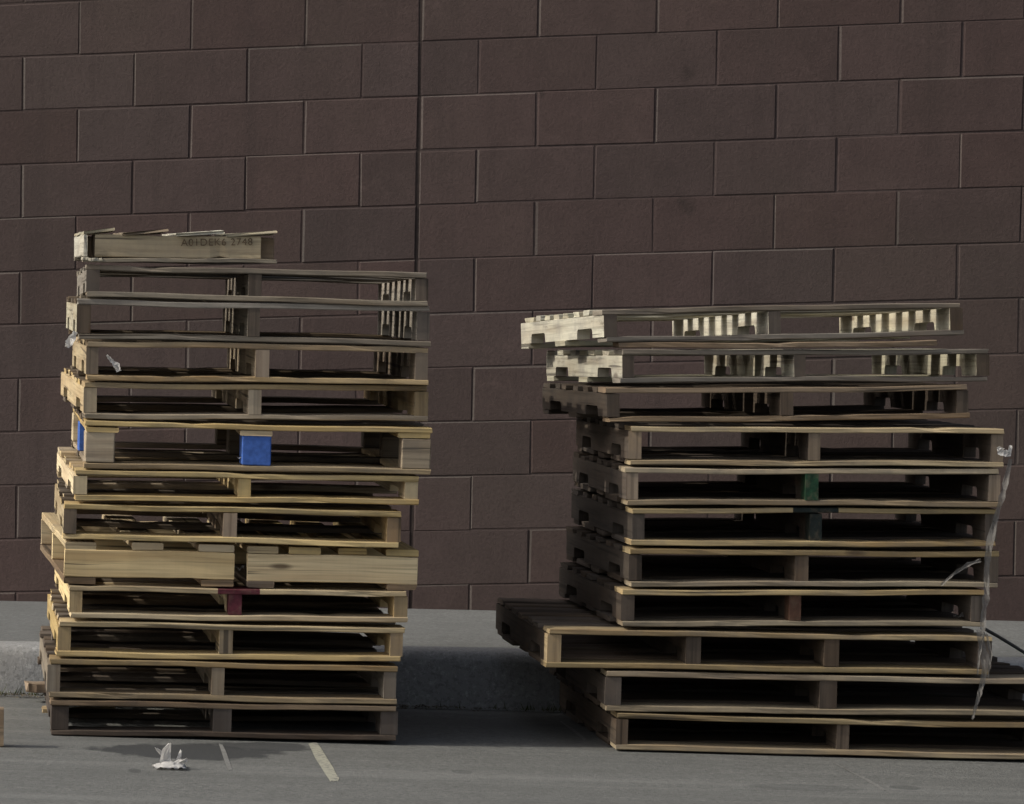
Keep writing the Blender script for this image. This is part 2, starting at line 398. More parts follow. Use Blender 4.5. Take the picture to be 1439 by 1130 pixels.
# ------------------------------------------------------------------ block wall
M_BLOCK = wall_mat('brown_painted_block', (0.0635, 0.0428, 0.0398))
M_JOINT = wall_mat('painted_mortar', (0.0585, 0.0398, 0.0372))
M_PALE = wall_mat('highlight_joint_edge', (0.098, 0.078, 0.071))  # paler colour stands in for sunlight catching left and top block edges
M_SEAL = plain('dark_sealant', (0.034, 0.024, 0.0215), 0.7)
wr = random.Random(3)
wall = empty('block_wall', loc=wall_point(3.5, 11))
tag(wall, 'brown painted concrete block wall behind both pallet stacks', 'wall')
inv = Matrix.Translation(-wall.location)
b = bmesh.new()
HJ = 0.0028                                       # half joint width
for j in range(-9, 13):
    off = 0.5 if j % 2 == 0 else 0.0              # rows starting at an odd course carry joints on whole numbers
    edges = []
    i = -12 + (0.5 if (j % 2 == 1) is False else 0.0)
    i0 = -12.0 if j % 2 == 0 else -11.5
    cuts = [i0 + k for k in range(30)]
    if 3.5 not in cuts: cuts.append(3.5)
    cuts.sort()
    for a, c in zip(cuts, cuts[1:]):
        out = wr.uniform(-0.0006, 0.0014); tl = [wr.uniform(-0.0008, 0.0008) for _ in range(4)]
        hl = hr = HJ * wr.uniform(0.55, 1.25)
        if abs(a - 3.5) < 0.01: hl = 0.0065
        if abs(c - 3.5) < 0.01: hr = 0.0065
        ht, hb = HJ * wr.uniform(0.5, 1.1), HJ * wr.uniform(0.5, 1.1)
        da, dc, dt, db = hl / 0.43, hr / 0.43, ht / 0.2, hb / 0.2
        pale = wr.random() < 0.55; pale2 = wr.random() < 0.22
        kr = wr.choice((0.12, 0.3, 0.42, 0.5, 0.6))              # how far the mortar was raked before painting
        ml, mr_, mt_, mb_ = wr.uniform(0.003, 0.0085), wr.uniform(0.001, 0.003), wr.uniform(0.0025, 0.006), wr.uniform(0.001, 0.003)
        ju = [wr.uniform(-0.0035, 0.0035) for _ in range(4)]; jv = [wr.uniform(-0.007, 0.007) for _ in range(4)]
        def ring(f, o): return [wall_point(a + da + ju[0] + f * ml / 0.43, j + 1 - db - jv[0] - f * mb_ / 0.2, o + tl[0]), wall_point(c - dc - ju[1] - f * mr_ / 0.43, j + 1 - db - jv[1] - f * mb_ / 0.2, o + tl[1]),
                                wall_point(c - dc - ju[2] - f * mr_ / 0.43, j + dt + jv[2] + f * mt_ / 0.2, o + tl[2]), wall_point(a + da + ju[3] + f * ml / 0.43, j + dt + jv[3] + f * mt_ / 0.2, o + tl[3])]
        R0 = [b.verts.new(p) for p in ring(0.0, -0.0042)]
        R1 = [b.verts.new(p) for p in ring(0.0, out - 0.0048 * kr)]; R2 = [b.verts.new(p) for p in ring(1.0, out)]
        b.faces.new(R2)
        for k in range(4):
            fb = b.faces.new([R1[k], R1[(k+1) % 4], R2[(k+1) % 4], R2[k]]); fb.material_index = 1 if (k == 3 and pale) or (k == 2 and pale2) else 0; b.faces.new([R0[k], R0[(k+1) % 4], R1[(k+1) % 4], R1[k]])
b.transform(inv)
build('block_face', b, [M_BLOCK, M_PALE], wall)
b = bmesh.new()
for (i0, i1) in ((-12.5, 3.5 - 0.0155), (3.5 + 0.0155, 18)):
    n = 12; top = [wall_point(i0 + (i1 - i0) * k / n, -9.2, -0.0024) for k in range(n + 1)]; bot = [wall_point(i0 + (i1 - i0) * k / n, 13.2, -0.0024) for k in range(n + 1)]
    tv = [b.verts.new(p) for p in top]; bv = [b.verts.new(p) for p in bot]
    for k in range(n): b.faces.new([bv[k], bv[k+1], tv[k+1], tv[k]])
b.transform(inv); build('mortar', b, M_JOINT, wall)
b = bmesh.new()
q = [wall_point(3.5 - 0.0158, 13.2, -0.0036), wall_point(3.5 + 0.0158, 13.2, -0.0036), wall_point(3.5 + 0.0158, -9.2, -0.0036), wall_point(3.5 - 0.0158, -9.2, -0.0036)]
b.faces.new([b.verts.new(p) for p in q]); b.transform(inv); build('control_joint', b, M_SEAL, wall)

# ------------------------------------------------------------------ pallets
def notch_poly(D, h, y0=0.0, y1=None, notch=True):
    """side outline of a stringer between y0 and y1 (y from the front), two rounded fork notches below"""
    y1 = D if y1 is None else y1
    pts = [(y0, 0)]
    if notch:
        nw = 0.215; nh = h * 0.44
        for s in (0.155, D - 0.155 - nw):
            r = 0.016
            pts += [(s, 0), (s + 0.002, nh - r), (s + 0.006, nh - r * 0.3), (s + r, nh), (s + nw - r, nh), (s + nw - 0.006, nh - r * 0.3), (s + nw - 0.002, nh - r), (s + nw, 0)]
    pts += [(y1, 0), (y1, h), (y0, h)]
    return pts

def frame(xl, yl, xr, yr, hz, yaw=0, pitch=0, D=1.2, Y0=12.5):
    """matrix of a pallet whose front top edge runs between two photo points; returns (matrix, width)"""
    A = at(xl, yl, Y0); B = at(xr, yr, Y0)
    if yaw: B = at(xr, yr, Y0 + (B.x - A.x) * math.tan(R(yaw)))
    ex = (B - A); Wd = ex.length; ex.normalize()
    ey = Vector((-ex.y, ex.x, 0)).normalized(); ey = (ey * math.cos(R(pitch)) + Vector((0, 0, -math.sin(R(pitch))))).normalized()
    ez = ex.cross(ey).normalized(); ey = ez.cross(ex)
    o = A + ex * Wd / 2 + ey * D / 2 - ez * hz
    mm = Matrix((ex, ey, ez)).transposed().to_4x4(); mm.translation = o
    return mm, Wd

def stringer_pallet(mm, Wd, H, D, wd, stringers, label, group, nb=7, post=None, front=None, paint=None, notch=True, t=0.0165, sw=0.038, inset=0.0, warp=0.0018, board_paint=None, posts=None, inner=None, ends=None, bwid=0.088, close=False, cut=None):
    """open pallet: stringers run away from the camera, boards lie across them"""
    root = empty('wooden_pallet', mm); tag(root, label, 'pallet', group)
    post = post or wd; front = front or wd; inner = inner or wd
    hs = H - 2 * t
    for k, fx in enumerate(stringers):
        b = new_bm(); x = -Wd/2 + fx * Wd
        x = max(-Wd/2 + sw/2 + inset, min(Wd/2 - sw/2 - inset, x)); s2 = sw * rnd.uniform(0.92, 1.08) / 2
        pt = (paint or {}).get(k)
        if pt:
            prism(b, [(0, 0), (0.07, 0), (0.07, hs), (0, hs)], x - s2, x + s2, 1, skip=(1,))
            poly = notch_poly(D, hs, 0.07, None, notch); prism(b, poly, x - s2, x + s2, 0, skip=(len(poly) - 1,))
        else:
            prism(b, notch_poly(D, hs, 0.0, None, notch), x - s2, x + s2)
        if ends and not pt:
            for f in b.faces:
                if f.normal.y < -0.9 and f.calc_center_median().y < 0.01: f.material_index = 1
            pt = ends
        b.transform(Matrix.Translation((0, -D/2 + rnd.uniform(0.0, 0.008), t)))
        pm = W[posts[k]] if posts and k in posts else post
        so = build('stringer', b, [pm, pt] if pt else [pm], root)
    lead = 0.135; gap = (D - 2 * lead - (nb - 2) * bwid) / (nb - 1)
    y = -D/2
    for k in range(nb):
        w_ = lead if k in (0, nb - 1) else bwid * rnd.uniform(0.9, 1.1)
        yc = y + w_/2 + (0.002 if 0 < k < nb - 1 else 0) + (rnd.uniform(-0.008, 0.008) if 0 < k < nb-1 else 0)
        b = new_bm(); add_board(b, (rnd.uniform(-0.006, 0.006), yc, H - t/2), 'x', Wd - rnd.uniform(0, 0.008), w_, t * rnd.uniform(0.92, 1.0), warp)
        mts = front if k == 0 else inner
        if board_paint and k == 0:
            for f in b.faces:
                cx = f.calc_center_median().x
                if board_paint[0] * Wd - Wd/2 < cx < board_paint[1] * Wd - Wd/2: f.material_index = 1
            mts = [front, board_paint[2]]
        elif cut and k > 0:                                  # freshly sawn, paler board ends
            for f in b.faces:
                if abs(f.normal.x) > 0.9: f.material_index = 1
            mts = [mts, cut]
        build('deck_board', b, mts, root)
        y += w_ + gap
    for k, yc in enumerate((-D/2 + 0.06, -0.10, 0.0, 0.10, D/2 - 0.06)):
        if k in (1, 3) and not close: continue
        if close and k in (1, 3): yc *= 3.0
        b = new_bm(); add_board(b, (rnd.uniform(-0.006, 0.006), yc, t/2), 'x', Wd - rnd.uniform(0, 0.008), (0.26 if k in (1, 3) else 0.12) if k != 2 else 0.14, t * rnd.uniform(0.92, 1.0), warp)
        build('bottom_board', b, front if k == 0 else inner, root)
    return root

GL, GR = 'pallets in the left stack', 'pallets in the right stack'
S0 = 480.0
def pal(xl, yl, xr, yr, ybot, label, group, wd, D=1.2, yaw=0, pitch=0, mids=(0.5,), gap=2.5, Y0=12.5, **kw):
    H = (ybot - yl - gap) / S0
    mm, Wd = frame(xl, yl, xr, yr, H, yaw, pitch, D, Y0)
    sts = (0.0,) + tuple(mids) + (1.0,)
    return stringer_pallet(mm, Wd, H, D, W[wd], sts, label, group, post=W[kw.pop('post', wd)], front=W[kw.pop('front', wd)], close=(group == GR and wd != 'ash' and yl > 590), cut=W['straw' if wd == 'straw' else 'tan'] if group == GL and wd in ('straw', 'tan') else None, inner=W[kw.pop('inner', 'shade_brown' if group == GL else 'shade_dark')], ends=W[kw.pop('ends')] if 'ends' in kw else None, **kw)
def fr(x, xl, xr): return (x - xl) / (xr - xl)

# --- left stack, from the top down
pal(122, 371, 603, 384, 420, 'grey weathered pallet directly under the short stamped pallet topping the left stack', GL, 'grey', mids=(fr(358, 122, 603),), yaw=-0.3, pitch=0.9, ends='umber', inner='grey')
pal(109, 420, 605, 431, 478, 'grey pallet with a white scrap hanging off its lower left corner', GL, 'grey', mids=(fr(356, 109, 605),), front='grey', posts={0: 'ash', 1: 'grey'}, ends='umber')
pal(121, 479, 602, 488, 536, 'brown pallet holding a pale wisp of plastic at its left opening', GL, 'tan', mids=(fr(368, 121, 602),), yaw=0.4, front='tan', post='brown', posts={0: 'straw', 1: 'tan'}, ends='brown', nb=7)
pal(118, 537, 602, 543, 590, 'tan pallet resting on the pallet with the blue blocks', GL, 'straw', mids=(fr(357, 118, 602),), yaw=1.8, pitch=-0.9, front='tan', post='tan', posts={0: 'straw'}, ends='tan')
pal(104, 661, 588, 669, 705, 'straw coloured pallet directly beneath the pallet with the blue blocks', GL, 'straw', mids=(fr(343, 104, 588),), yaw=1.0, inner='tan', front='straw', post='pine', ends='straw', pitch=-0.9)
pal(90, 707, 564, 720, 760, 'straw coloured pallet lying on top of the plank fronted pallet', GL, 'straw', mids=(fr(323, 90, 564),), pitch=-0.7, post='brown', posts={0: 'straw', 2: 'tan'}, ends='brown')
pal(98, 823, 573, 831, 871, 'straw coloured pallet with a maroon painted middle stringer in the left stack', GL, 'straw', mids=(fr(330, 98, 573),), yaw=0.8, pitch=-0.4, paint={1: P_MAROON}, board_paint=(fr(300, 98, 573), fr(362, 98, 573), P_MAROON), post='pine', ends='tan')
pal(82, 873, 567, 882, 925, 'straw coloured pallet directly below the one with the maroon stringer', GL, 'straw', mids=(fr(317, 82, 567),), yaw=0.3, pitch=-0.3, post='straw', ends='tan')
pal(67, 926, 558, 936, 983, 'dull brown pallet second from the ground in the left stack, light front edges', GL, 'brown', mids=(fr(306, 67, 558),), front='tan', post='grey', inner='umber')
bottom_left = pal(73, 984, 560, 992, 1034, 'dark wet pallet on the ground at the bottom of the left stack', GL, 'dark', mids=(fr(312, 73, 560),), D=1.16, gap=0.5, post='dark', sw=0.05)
for i_, ch in enumerate([c for c in bottom_left.children if c.name.startswith('deck_board')][:1]): ch.data.materials[0] = W['brown']

# block pallet with blue blocks
xl, xr, D = 120, 607, 1.2
H = (659 - 591 - 2) / S0
mm, Wd = frame(xl, 591, xr, 602, H, 0.4, -0.9, D)
root = empty('wooden_pallet', mm); tag(root, 'pallet on thick blocks with a bright blue block in its middle', 'pallet', GL)
t = 0.016; bw = 0.088
hb = H - 3 * t
for fx in (0.0, fr(360, xl, xr), 1.0):
    for fy in (0.0, 0.5, 1.0):
        x = max(-Wd/2 + bw/2, min(Wd/2 - bw/2, -Wd/2 + fx * Wd)); y = -D/2 + bw/2 + 0.003 + fy * (D - bw - 0.006)
        blue = (fx not in (0.0, 1.0) and fy == 0.0) or (fx == 0.0 and fy == 0.5)
        b = new_bm(); add_box(b, (x, y, t + hb/2), (bw * 0.98, bw, hb - 0.001), 0.001)
        o = build('block', b, P_BLUE if blue else W['tan' if fy == 0.0 else 'straw' if fx == 0.0 else 'shade_brown'], root)
        if blue: o['label'] = 'blue painted block'
for x in (-Wd/2 + 0.05, -Wd/2 + fr(360, xl, xr) * Wd, Wd/2 - 0.05):
    b = new_bm(); add_board(b, (x, 0, H - 1.5 * t), 'y', D - 0.004, 0.095, t * 0.96); build('stringer_board', b, W['straw'], root)
for k in range(7):
    w_ = 0.13 if k in (0, 6) else 0.09; y = -D/2 + w_/2 if k == 0 else (D/2 - w_/2 if k == 6 else -D/2 + 0.1 + k * (D - 0.2) / 6)
    b = new_bm(); add_board(b, (0, y, H - t/2), 'x', Wd, w_, t * 0.96); build('deck_board', b, W['straw' if k == 0 else 'shade_brown'], root)
for y in (-D/2 + 0.05, 0, D/2 - 0.05):
    b = new_bm(); add_board(b, (0, y, t/2), 'x', Wd, 0.095, t * 0.96); build('bottom_board', b, W['tan' if y < -0.1 else 'shade_brown'], root)
for x in (-Wd/2 + 0.05, Wd/2 - 0.05):
    for y in (-D/4 + 0.01, D/4 - 0.01):
        b = new_bm(); add_board(b, (x, y, t/2), 'y', D/2 - 0.12, 0.09, t * 0.9); build('bottom_board', b, W['tan'], root)

# plank fronted pallet (turned: its planks run across, its boards run away)
xl, xr, D = 92, 588, 1.3
H = (822 - 761 - 2) / S0
mm, Wd = frame(xl, 761, xr, 773, H, 2.0, -0.6, D)
root = empty('wooden_pallet', mm); tag(root, 'bright pallet with two wide knotty planks closing its front, left stack', 'pallet', GL)
t = 0.0215; hp = H - 2 * t + 0.012; g0, g1 = fr(328, xl, xr), fr(347, xl, xr)
for y in (-D/2 + 0.013, 0.0, D/2 - 0.02):
    for (a, c) in ((0.0, g0), (g1, 1.0)):
        b = new_bm(); L = (c - a) * Wd; cx = -Wd/2 + (a + c) / 2 * Wd
        hh = H - 2 * t
        add_board(b, (0, 0, 0), 'x', L, hh, 0.024, 0.0012, seg=8)
        b.transform(Matrix.Translation((cx, y, H/2 + (0 if a == 0 else -0.001))) @ Matrix.Rotation(R(90), 4, 'X'))
        build('front_plank' if y < -0.1 else 'plank', b, W['pine'], root)
for (a, c) in ((92, 135), (185, 229), (278, 328), (347, 390), (405, 450), (475, 515), (542, 588)):
    x0, x1 = -Wd/2 + fr(a, xl, xr) * Wd, -Wd/2 + fr(c, xl, xr) * Wd
    b = new_bm(); add_board(b, ((x0 + x1) / 2, 0, H - t/2 + 0.0005), 'y', D - rnd.uniform(0, 0.01), x1 - x0, t * 0.98, 0.001); build('deck_board', b, W['straw'], root)
for (a, c) in ((92, 137), (283, 328), (347, 385), (545, 588)):
    x0, x1 = -Wd/2 + fr(a, xl, xr) * Wd, -Wd/2 + fr(c, xl, xr) * Wd
    b = new_bm(); add_board(b, ((x0 + x1) / 2, 0, t/2 - 0.0005), 'y', D - rnd.uniform(0, 0.01), x1 - x0, t * 0.9, 0.001); build('bottom_board', b, W['brown'], root)

# short stamped pallet on top
xl, xr, D = 117, 389, 0.62
H = (369 - 325) / S0
mm, Wd = frame(xl, 323, xr, 327, H, 1.0, 0.0, D)
root = empty('wooden_pallet', mm); tag(root, 'short pale pallet with curled top boards and faded stamped lettering, highest of left stack', 'pallet', GL)
t = 0.013; hh = H - 2 * t
for y in (-D/2 + 0.012, D/2 - 0.012):
    b = new_bm(); x0 = -Wd/2 + fr(134, xl, xr) * Wd
    add_board(b, (0, 0, 0), 'x', Wd/2 - x0 - 0.045, hh, 0.022, 0.0012)
    b.transform(Matrix.Translation(((Wd/2 - 0.045 + x0) / 2, y, t + hh/2)) @ Matrix.Rotation(R(90), 4, 'X')); build('front_plank' if y < 0 else 'plank', b, W['straw'], root)
b = new_bm(); add_board(b, (-Wd/2 + 0.0065, -0.006, H/2), 'y', D, 0.011, hh - 0.002, 0.001); build('end_board', b, W['ash'], root)
for y in (-D/2 + 0.055, D/2 - 0.06):
    b = new_bm(); add_box(b, (Wd/2 - 0.035, y, t + hh/2), (0.06, 0.06, hh - 0.002), 0.002); build('block', b, W['brown'], root)
    b = new_bm(); add_box(b, (-Wd/2 + 0.05, y + 0.02, t + hh/2), (0.04, 0.07, hh - 0.002), 0.002); build('block', b, W['brown'], root)
for (a, c, tl) in ((117, 160, 12), (172, 236, 13), (246, 314, 10), (318, 389, 9)):
    x0, x1 = -Wd/2 + fr(a, xl, xr) * Wd, -Wd/2 + fr(c, xl, xr) * Wd
    b = new_bm(); add_board(b, (0, 0, 0), 'y', D + 0.012, x1 - x0, 0.008, 0.0015, tilt=0, seg=12, chip=0.01)
    wdt = x1 - x0
    for v in b.verts:                                  # each board is cupped: it climbs from its left edge, then curls over
        f = v.co.x / wdt + 0.5
        pk = 0.62 if a != 322 else 0.48
        lift = 0.023 * f / pk if f < pk else 0.023 - 0.009 * (f - pk) / (1 - pk)
        ease = 0.75 + 0.25 * math.cos(v.co.y * 9 + a)
        if a != 117 and f < pk and v.co.z < 0: lift *= 0.35   # the split lower face stays down on the plank
        v.co.z += lift * ease
    b.transform(Matrix.Translation(((x0 + x1) / 2, -0.004, H - t - 0.001 + 0.004))); build('deck_board', b, W['ash'] if a != 172 else W['tan'], root)
b = new_bm(); add_board(b, (0, -D/2 + 0.03, t/2), 'x', Wd, 0.07, t * 0.9, 0.002); build('bottom_board', b, W['grey'], root)
b = new_bm(); add_board(b, (0, D/2 - 0.04, t/2), 'x', Wd, 0.08, t * 0.9, 0.002); build('bottom_board', b, W['grey'], root)
b = new_bm(); add_board(b, (-Wd/2 + 0.025, -D/2 - 0.004, t * 0.5), 'x', 0.056, 0.02, 0.010, 0.002, chip=0.004); build('splinter', b, W['ash'], root)
cu = bpy.data.curves.new('stamp', 'FONT'); cu.body = 'A01DEK6 2748'; cu.size = 0.030; cu.extrude = 0.0004; cu.space_character = 1.12
tmp = bpy.data.objects.new('stamp_source', cu); C.objects.link(tmp)
dg = bpy.context.evaluated_depsgraph_get(); me = bpy.data.meshes.new_from_object(tmp.evaluated_get(dg))
bpy.data.objects.remove(tmp)
def stamp_mat():
    mt, nt, bs = mat_new('faded_stamp_ink', 0.9); tc = node(nt, 'ShaderNodeTexCoord')
    f = noise(nt, tc.outputs['Object'], 160, 4, 0.7)
    nt.links.new(ramp(nt, f, [(0.35, (0.05, 0.035, 0.025)), (0.66, (0.22, 0.16, 0.10))]), bs.inputs['Base Color']); return mt
st = bpy.data.objects.new('stamp', me); C.objects.link(st); me.materials.append(stamp_mat()); st.parent = root
sx = -Wd/2 + fr(254, xl, xr) * Wd
st.matrix_local = Matrix.Translation((sx, -D/2 - 0.0024, t + hh - 0.030)) @ Matrix.Rotation(R(-1.5), 4, 'Y') @ Matrix.Rotation(R(90), 4, 'X')

# --- right stack, from the top down
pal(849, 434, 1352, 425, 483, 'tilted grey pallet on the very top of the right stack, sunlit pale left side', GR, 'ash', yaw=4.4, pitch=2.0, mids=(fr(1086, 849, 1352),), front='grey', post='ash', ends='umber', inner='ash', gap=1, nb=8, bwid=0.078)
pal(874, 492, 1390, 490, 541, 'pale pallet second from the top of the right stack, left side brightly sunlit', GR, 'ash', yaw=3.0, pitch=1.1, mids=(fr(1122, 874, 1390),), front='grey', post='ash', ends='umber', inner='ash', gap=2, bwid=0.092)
pal(853, 546, 1362, 541, 597, 'brown pallet just beneath the two sunlit pallets of the right stack', GR, 'brown', yaw=1.4, pitch=0.6, mids=(fr(1104, 853, 1362),), front='brown', post='shade_dark', ends='umber')
pal(884, 598, 1411, 603, 656, 'weathered pallet with a white scrap at its right end in the right stack', GR, 'dun', yaw=-0.8, pitch=0.3, mids=(fr(1144, 884, 1411),), post='shade_dark', ends='brown')
pal(880, 657, 1407, 660, 713, 'weathered pallet with a green painted middle stringer in the right stack', GR, 'dun', yaw=-0.6, pitch=0.0, mids=(fr(1140, 880, 1407),), paint={1: P_GREEN}, board_paint=(fr(1128, 880, 1407), fr(1152, 880, 1407), P_GREEN), post='shade_dark', ends='brown')
pal(889, 714, 1402, 715, 771, 'weathered pallet with a blackish green middle stringer, right stack', GR, 'dun', yaw=0.5, pitch=0.0, mids=(fr(1146, 889, 1402),), paint={1: P_BLACKGREEN}, board_paint=(fr(1128, 889, 1402), fr(1165, 889, 1402), P_BLACKGREEN), post='shade_dark', ends='umber')
pal(885, 772, 1404, 775, 827, 'weathered brown pallet between the blackish green stringer and the red brown one', GR, 'dun', yaw=0.8, pitch=0.0, mids=(fr(1126, 885, 1404),), post='shade_dark', ends='umber')
pal(874, 828, 1383, 830, 883, 'weathered pallet with a red brown middle stringer, resting on the wide four stringer pallet', GR, 'dun', yaw=0.8, pitch=0.0, mids=(fr(1117, 874, 1383),), paint={1: P_RUST}, post='shade_dark', ends='umber')
pal(770, 884, 1395, 894, 942, 'wide pallet with four stringers sticking out left of the right stack', GR, 'brown', yaw=0, pitch=0, mids=(fr(974, 770, 1395), fr(1168, 770, 1395)), front='dun', post='shade_dark', posts={2: 'umber'}, ends='umber', paint={0: W['tan'], 1: W['shade_dark']}, inner='umber', D=1.22, sw=0.042)
pal(851, 944, 1482, 954, 1002, 'long pallet second from the ground in the right stack', GR, 'dun', mids=(fr(1163, 851, 1482),), front='dun', post='shade_dark', ends='umber', sw=0.05)
pal(866, 1003, 1498, 1017, 1056, 'long pallet standing on the ground at the bottom of the right stack', GR, 'dun', mids=(fr(1184, 866, 1498),), front='dun', post='shade_dark', ends='umber', gap=0.5)

# loose plank wedged below the topmost right pallet
b = new_bm(); A, Bp = at(866, 486, 12.56), at(1310, 482, 12.58); L = (Bp - A).length
add_board(b, (0, 0, 0), 'x', L, 0.11, 0.016, 0.002)
ex = (Bp - A).normalized(); ey = Vector((0, 1, 0)); ez = ex.cross(ey).normalized(); ey = ez.cross(ex)
mm = Matrix((ex, ey, ez)).transposed().to_4x4(); mm.translation = (A + Bp) / 2
o = build('loose_plank', b, W['brown']); o.matrix_world = mm
tag(o, 'thin brown plank wedged between the top two pallets of the right stack', 'plank')

# upright plank at the left edge of the picture
p = ground_at(4, 1049); b = new_bm()
add_board(b, (-0.5, 0, 0), 'x', 1.0, 0.108, 0.055, 0.0015)
o = build('loose_plank', b, W['brown']); o.matrix_world = Matrix.Translation((p.x, p.y, p.z + 0.056)) @ Matrix.Rotation(R(90), 4, 'X')
tag(o, 'plank standing on its edge on the ground left of the left stack', 'plank')

# board ends that stick out left of the two lowest left pallets
def stub(px0, px1, py, Y, mt, label, zoff=0.0):
    A, Bp = at(px0, py, Y), at(px1, py, Y); b = new_bm()
    add_board(b, (0, 0, 0), 'x', (Bp - A).length, 0.09, 0.028, 0.003, chip=0.006)
    o = build('broken_board', b, mt); o.location = (A + Bp) / 2; tag(o, label, 'board')
stub(37, 150, 965, 13.5, W['brown'], 'broken brown board end jutting left from the second lowest left pallet')
stub(60, 160, 1001, 13.2, W['tan'], 'broken tan board end jutting left from the lowest left pallet')

# ------------------------------------------------------------------ litter
def crumple(name, loc, size, seed, mt, label, cat, flat=0.6, n=9, stand=0.0):
    r = random.Random(seed); b = bmesh.new(); g = []
    for i in range(n):
        rw = []
        for k in range(n):
            u, v = i / (n - 1) - 0.5, k / (n - 1) - 0.5
            z = abs(math.sin(u * 9 + seed) * math.cos(v * 8 + seed * 2)) * 0.55 + r.uniform(0, 0.35)
            rw.append(b.verts.new((size * (u + r.uniform(-.05, .05)), size * (v * 0.8 + r.uniform(-.05, .05)), size * z * flat + stand * max(0, -u) * size)))
        g.append(rw)
    for i in range(n - 1):
        for k in range(n - 1):
            if r.random() > 0.06: b.faces.new([g[i][k], g[i+1][k], g[i+1][k+1], g[i][k+1]])
    bmesh.ops.solidify(b, geom=b.faces[:], thickness=0.0012)
    o = build(name, b, mt); o.location = loc; return tag(o, label, cat)

p = ground_at(238, 1080)
root = empty('crumpled_paper', loc=p); tag(root, 'crumpled white paper lying on the ground in front of the left stack', 'litter')
r = random.Random(11); b = bmesh.new()
def leafy(b, pts, wid, seed):
    rr = random.Random(seed); prv = None
    for i, q in enumerate(pts):
        w_ = wid[i]; rw = [b.verts.new(Vector(q) + Vector((w_ * f, rr.uniform(-.006, .006), rr.uniform(-.004, .004)))) for f in (-1, -.4, .3, 1)]
        if prv:
            for k in range(3): b.faces.new([prv[k], prv[k+1], rw[k+1], rw[k]])
        prv = rw
leafy(b, [(-0.005, 0, 0.0), (-0.012, 0.005, 0.025), (-0.008, 0.0, 0.05), (0.0, -0.006, 0.072)], [0.018, 0.015, 0.012, 0.004], 1)
leafy(b, [(0.02, 0.005, 0.005), (0.027, 0.0, 0.03), (0.032, 0.004, 0.052)], [0.008, 0.006, 0.002], 2)
leafy(b, [(-0.012, 0.01, 0.03), (-0.03, 0.008, 0.052), (-0.038, 0.0, 0.056)], [0.008, 0.007, 0.003], 3)
leafy(b, [(0.01, 0, 0.012), (0.035, -0.01, 0.028), (0.045, -0.01, 0.018)], [0.012, 0.012, 0.004], 4)
bmesh.ops.solidify(b, geom=b.faces[:], thickness=0.0015)
build('torn_flap', b, PAPER, root)
b = bmesh.new(); g = []
for i in range(12):
    rw = []
    for k in range(9):
        u, v = i / 11 - .5, k / 8 - .5; h = max(0, 0.25 - u*u - v*v) * 0.05
        rw.append(b.verts.new((0.088 * u + r.uniform(-.003, .003), 0.10 * v, h + r.uniform(0, 0.008) + 0.002)))
    g.append(rw)
for i in range(11):
    for k in range(8): b.faces.new([g[i][k], g[i+1][k], g[i+1][k+1], g[i][k+1]])
bmesh.ops.solidify(b, geom=b.faces[:], thickness=0.0015)
build('wad', b, PAPER, root, smooth=True)

def ribbon(name, pts, Y, mt, label=None, cat=None, parent=None, wob=0.004, seed=1, twist=0.5):
    """a strip of film hanging through photo points (px, py, half width in m)"""
    rr = random.Random(seed); b = bmesh.new(); prv = None; dense = []
    for (a, c) in zip(pts, pts[1:]):
        for s in range(4): dense.append([a[k] + (c[k] - a[k]) * s / 4 for k in range(len(a))])
    dense.append(list(pts[-1]))
    for i, q in enumerate(dense):
        yy = Y if len(q) < 4 else q[3]
        p = at(q[0], q[1], yy); w_ = q[2] * rr.uniform(0.7, 1.2)
        nx = dense[min(i+1, len(dense)-1)]; pv = dense[max(i-1, 0)]
        t_ = (at(nx[0], nx[1], yy) - at(pv[0], pv[1], yy)).normalized(); s_ = t_.cross(Vector((0, 1, 0))).normalized()
        s_ = (s_ + Vector((0, twist * math.sin(i * 0.8 + seed), 0))).normalized()
        rw = [b.verts.new(p + s_ * w_ * f + Vector((0, -0.004 * abs(f) + rr.uniform(-wob, wob) * 0.5, 0))) for f in (-1, -0.35, 0.3, 1)]
        if prv:
            for k in range(3): b.faces.new([prv[k], prv[k+1], rw[k+1], rw[k]])
        prv = rw
    bmesh.ops.solidify(b, geom=b.faces[:], thickness=0.0008)
    o = build(name, b, mt, None)
    if parent:
        o.parent = parent; o.matrix_parent_inverse = parent.matrix_world.inverted()
    elif label: tag(o, label, cat)
    return o

wrap_loc = at(1383, 800, 12.46)
root = empty('plastic_wrap', loc=wrap_loc); bpy.context.view_layer.update()
tag(root, 'torn strip of milky plastic wrap hanging down the right end of the right stack', 'plastic wrap')
ribbon('strand', [(1420, 645, .006), (1410, 690, .009), (1400, 725, .010), (1390, 765, .011), (1386, 800, .010), (1386, 835, .011), (1382, 860, .009), (1380, 895, .008)], 12.455, FILM, parent=root, seed=2)
ribbon('strand', [(1376, 885, .009), (1380, 910, .012), (1385, 932, .013), (1381, 955, .010), (1376, 975, .007), (1370, 995, .006), (1366, 1011, .003)], 12.455, FILM, parent=root, seed=5)
ribbon('strand', [(1383, 888, .004), (1376, 915, .005), (1373, 948, .003)], 12.45, FILM, parent=root, seed=7)
ribbon('strand', [(1386, 890, .004), (1392, 920, .005), (1388, 952, .003)], 12.45, FILM, parent=root, seed=8)
ribbon('strand', [(1378, 787, .006), (1360, 793, .007), (1340, 806, .006), (1322, 822, .004)], 12.47, FILM, parent=root, seed=9)
ribbon('white_scrap', [(1402, 628, .006), (1408, 636, .014), (1418, 638, .010), (1420, 626, .005)], 12.47, PAPER, 'small white scrap caught on the right end of the right stack', 'litter', seed=4)
ribbon('white_scrap', [(106, 466, .006), (102, 474, .010), (97, 482, .012), (94, 488, .007)], 12.49, PAPER, 'white scrap hanging at the left edge of the left stack', 'litter', seed=6)
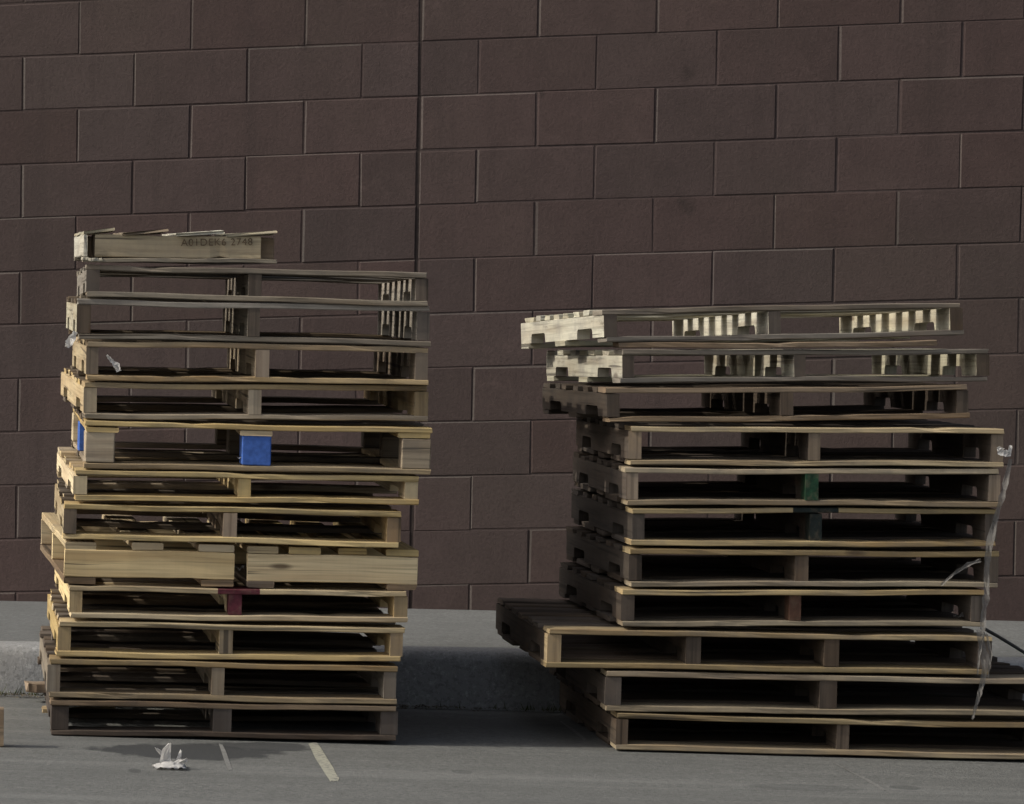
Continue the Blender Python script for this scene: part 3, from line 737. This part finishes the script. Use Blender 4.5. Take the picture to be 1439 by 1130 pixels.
ribbon('plastic_wisp', [(150, 499, .004), (157, 507, .006), (164, 514, .009), (167, 522, .008)], 12.49, PAPER, 'pale plastic wisp inside the third full pallet of the left stack', 'litter', seed=3)
# strap running off to the right behind the wrap
b = bmesh.new(); A = at(1384, 884, 12.62); pts = [A, at(1402, 894, 12.75), at(1425, 908, 12.95), at(1450, 924, 13.2), at(1520, 962, 13.5)]
add_tube(b, pts, 0.0055); o = build('strap', b, STRAP, smooth=True); tag(o, 'dark cord running from the plastic wrap to the right edge', 'cord')

# small scraps lying in the openings
for (px, py, Y, s, sd, lab) in ((338, 646, 12.53, 0.018, 21, 'tiny pale scrap beside the blue block'), (336, 803, 12.55, 0.03, 22, 'small pale scrap in the gap between the two front planks'),
                                (1347, 870, 12.6, 0.028, 25, 'small pale scrap at the right end of the red brown stringer pallet')):
    crumple('paper_scrap', at(px, py, Y), s, sd, PAPER if sd in (21,) else FILM, lab, 'litter', 0.9, 5)

# dead leaves and weeds gathered along the gutter
def weed_mat(name, a, c):
    mt, nt, bs = mat_new(name, 0.9); geo = node(nt, 'ShaderNodeNewGeometry')
    nt.links.new(ramp(nt, geo.outputs['Random Per Island'], [(0.2, a), (0.8, c)]), bs.inputs['Base Color']); return mt
M_LITTER = weed_mat('gutter_leaves', (0.045, 0.038, 0.028), (0.14, 0.12, 0.085))
b = bmesh.new(); r = random.Random(5)
for _ in range(7000):
    x = r.uniform(-1.0, 4.0); y = CURB_Y - 0.03 - abs(r.gauss(0, 0.055)); dens = 0.5 + 0.5 * math.sin(x * 5.2 + 1.0)
    if r.random() > dens * 0.8 + 0.15: continue
    s = r.uniform(0.003, 0.009); a = r.uniform(0, 6.28); z = gz(x) + r.uniform(0.001, 0.006)
    d1 = Vector((math.cos(a), math.sin(a), r.uniform(-.25, .35))) * s; d2 = Vector((-math.sin(a), math.cos(a), r.uniform(-.3, .3))) * s * 0.45
    c = Vector((x, y, z)); b.faces.new([b.verts.new(c - d1), b.verts.new(c + d2), b.verts.new(c + d1), b.verts.new(c - d2)])
tag(build('leaf_litter', b, M_LITTER), 'dry leaf litter and grit gathered along the foot of the curb', 'leaf litter', kind='stuff')
M_WEED = weed_mat('weed_blades', (0.05, 0.07, 0.02), (0.11, 0.12, 0.04))
b = bmesh.new()
for (x0, n, sp) in ((0.22, 70, 0.12), (2.0, 60, 0.10), (1.9, 30, 0.2), (0.0, 40, 0.15)):
    for _ in range(n):
        x = x0 + r.gauss(0, sp); y = CURB_Y - 0.03 - abs(r.gauss(0, 0.02)); h = r.uniform(0.01, 0.035); a = r.uniform(0, 6.28)
        c = Vector((x, y, gz(x))); w_ = Vector((math.cos(a), math.sin(a), 0)) * 0.002; ln = Vector((r.uniform(-1, 1), r.uniform(-1, .3), 0)) * h * 0.5
        b.faces.new([b.verts.new(c - w_), b.verts.new(c + w_), b.verts.new(c + ln + Vector((0, 0, h)))])
tag(build('gutter_weeds', b, M_WEED), 'low weeds growing in the crack at the foot of the curb', 'weeds', kind='stuff')
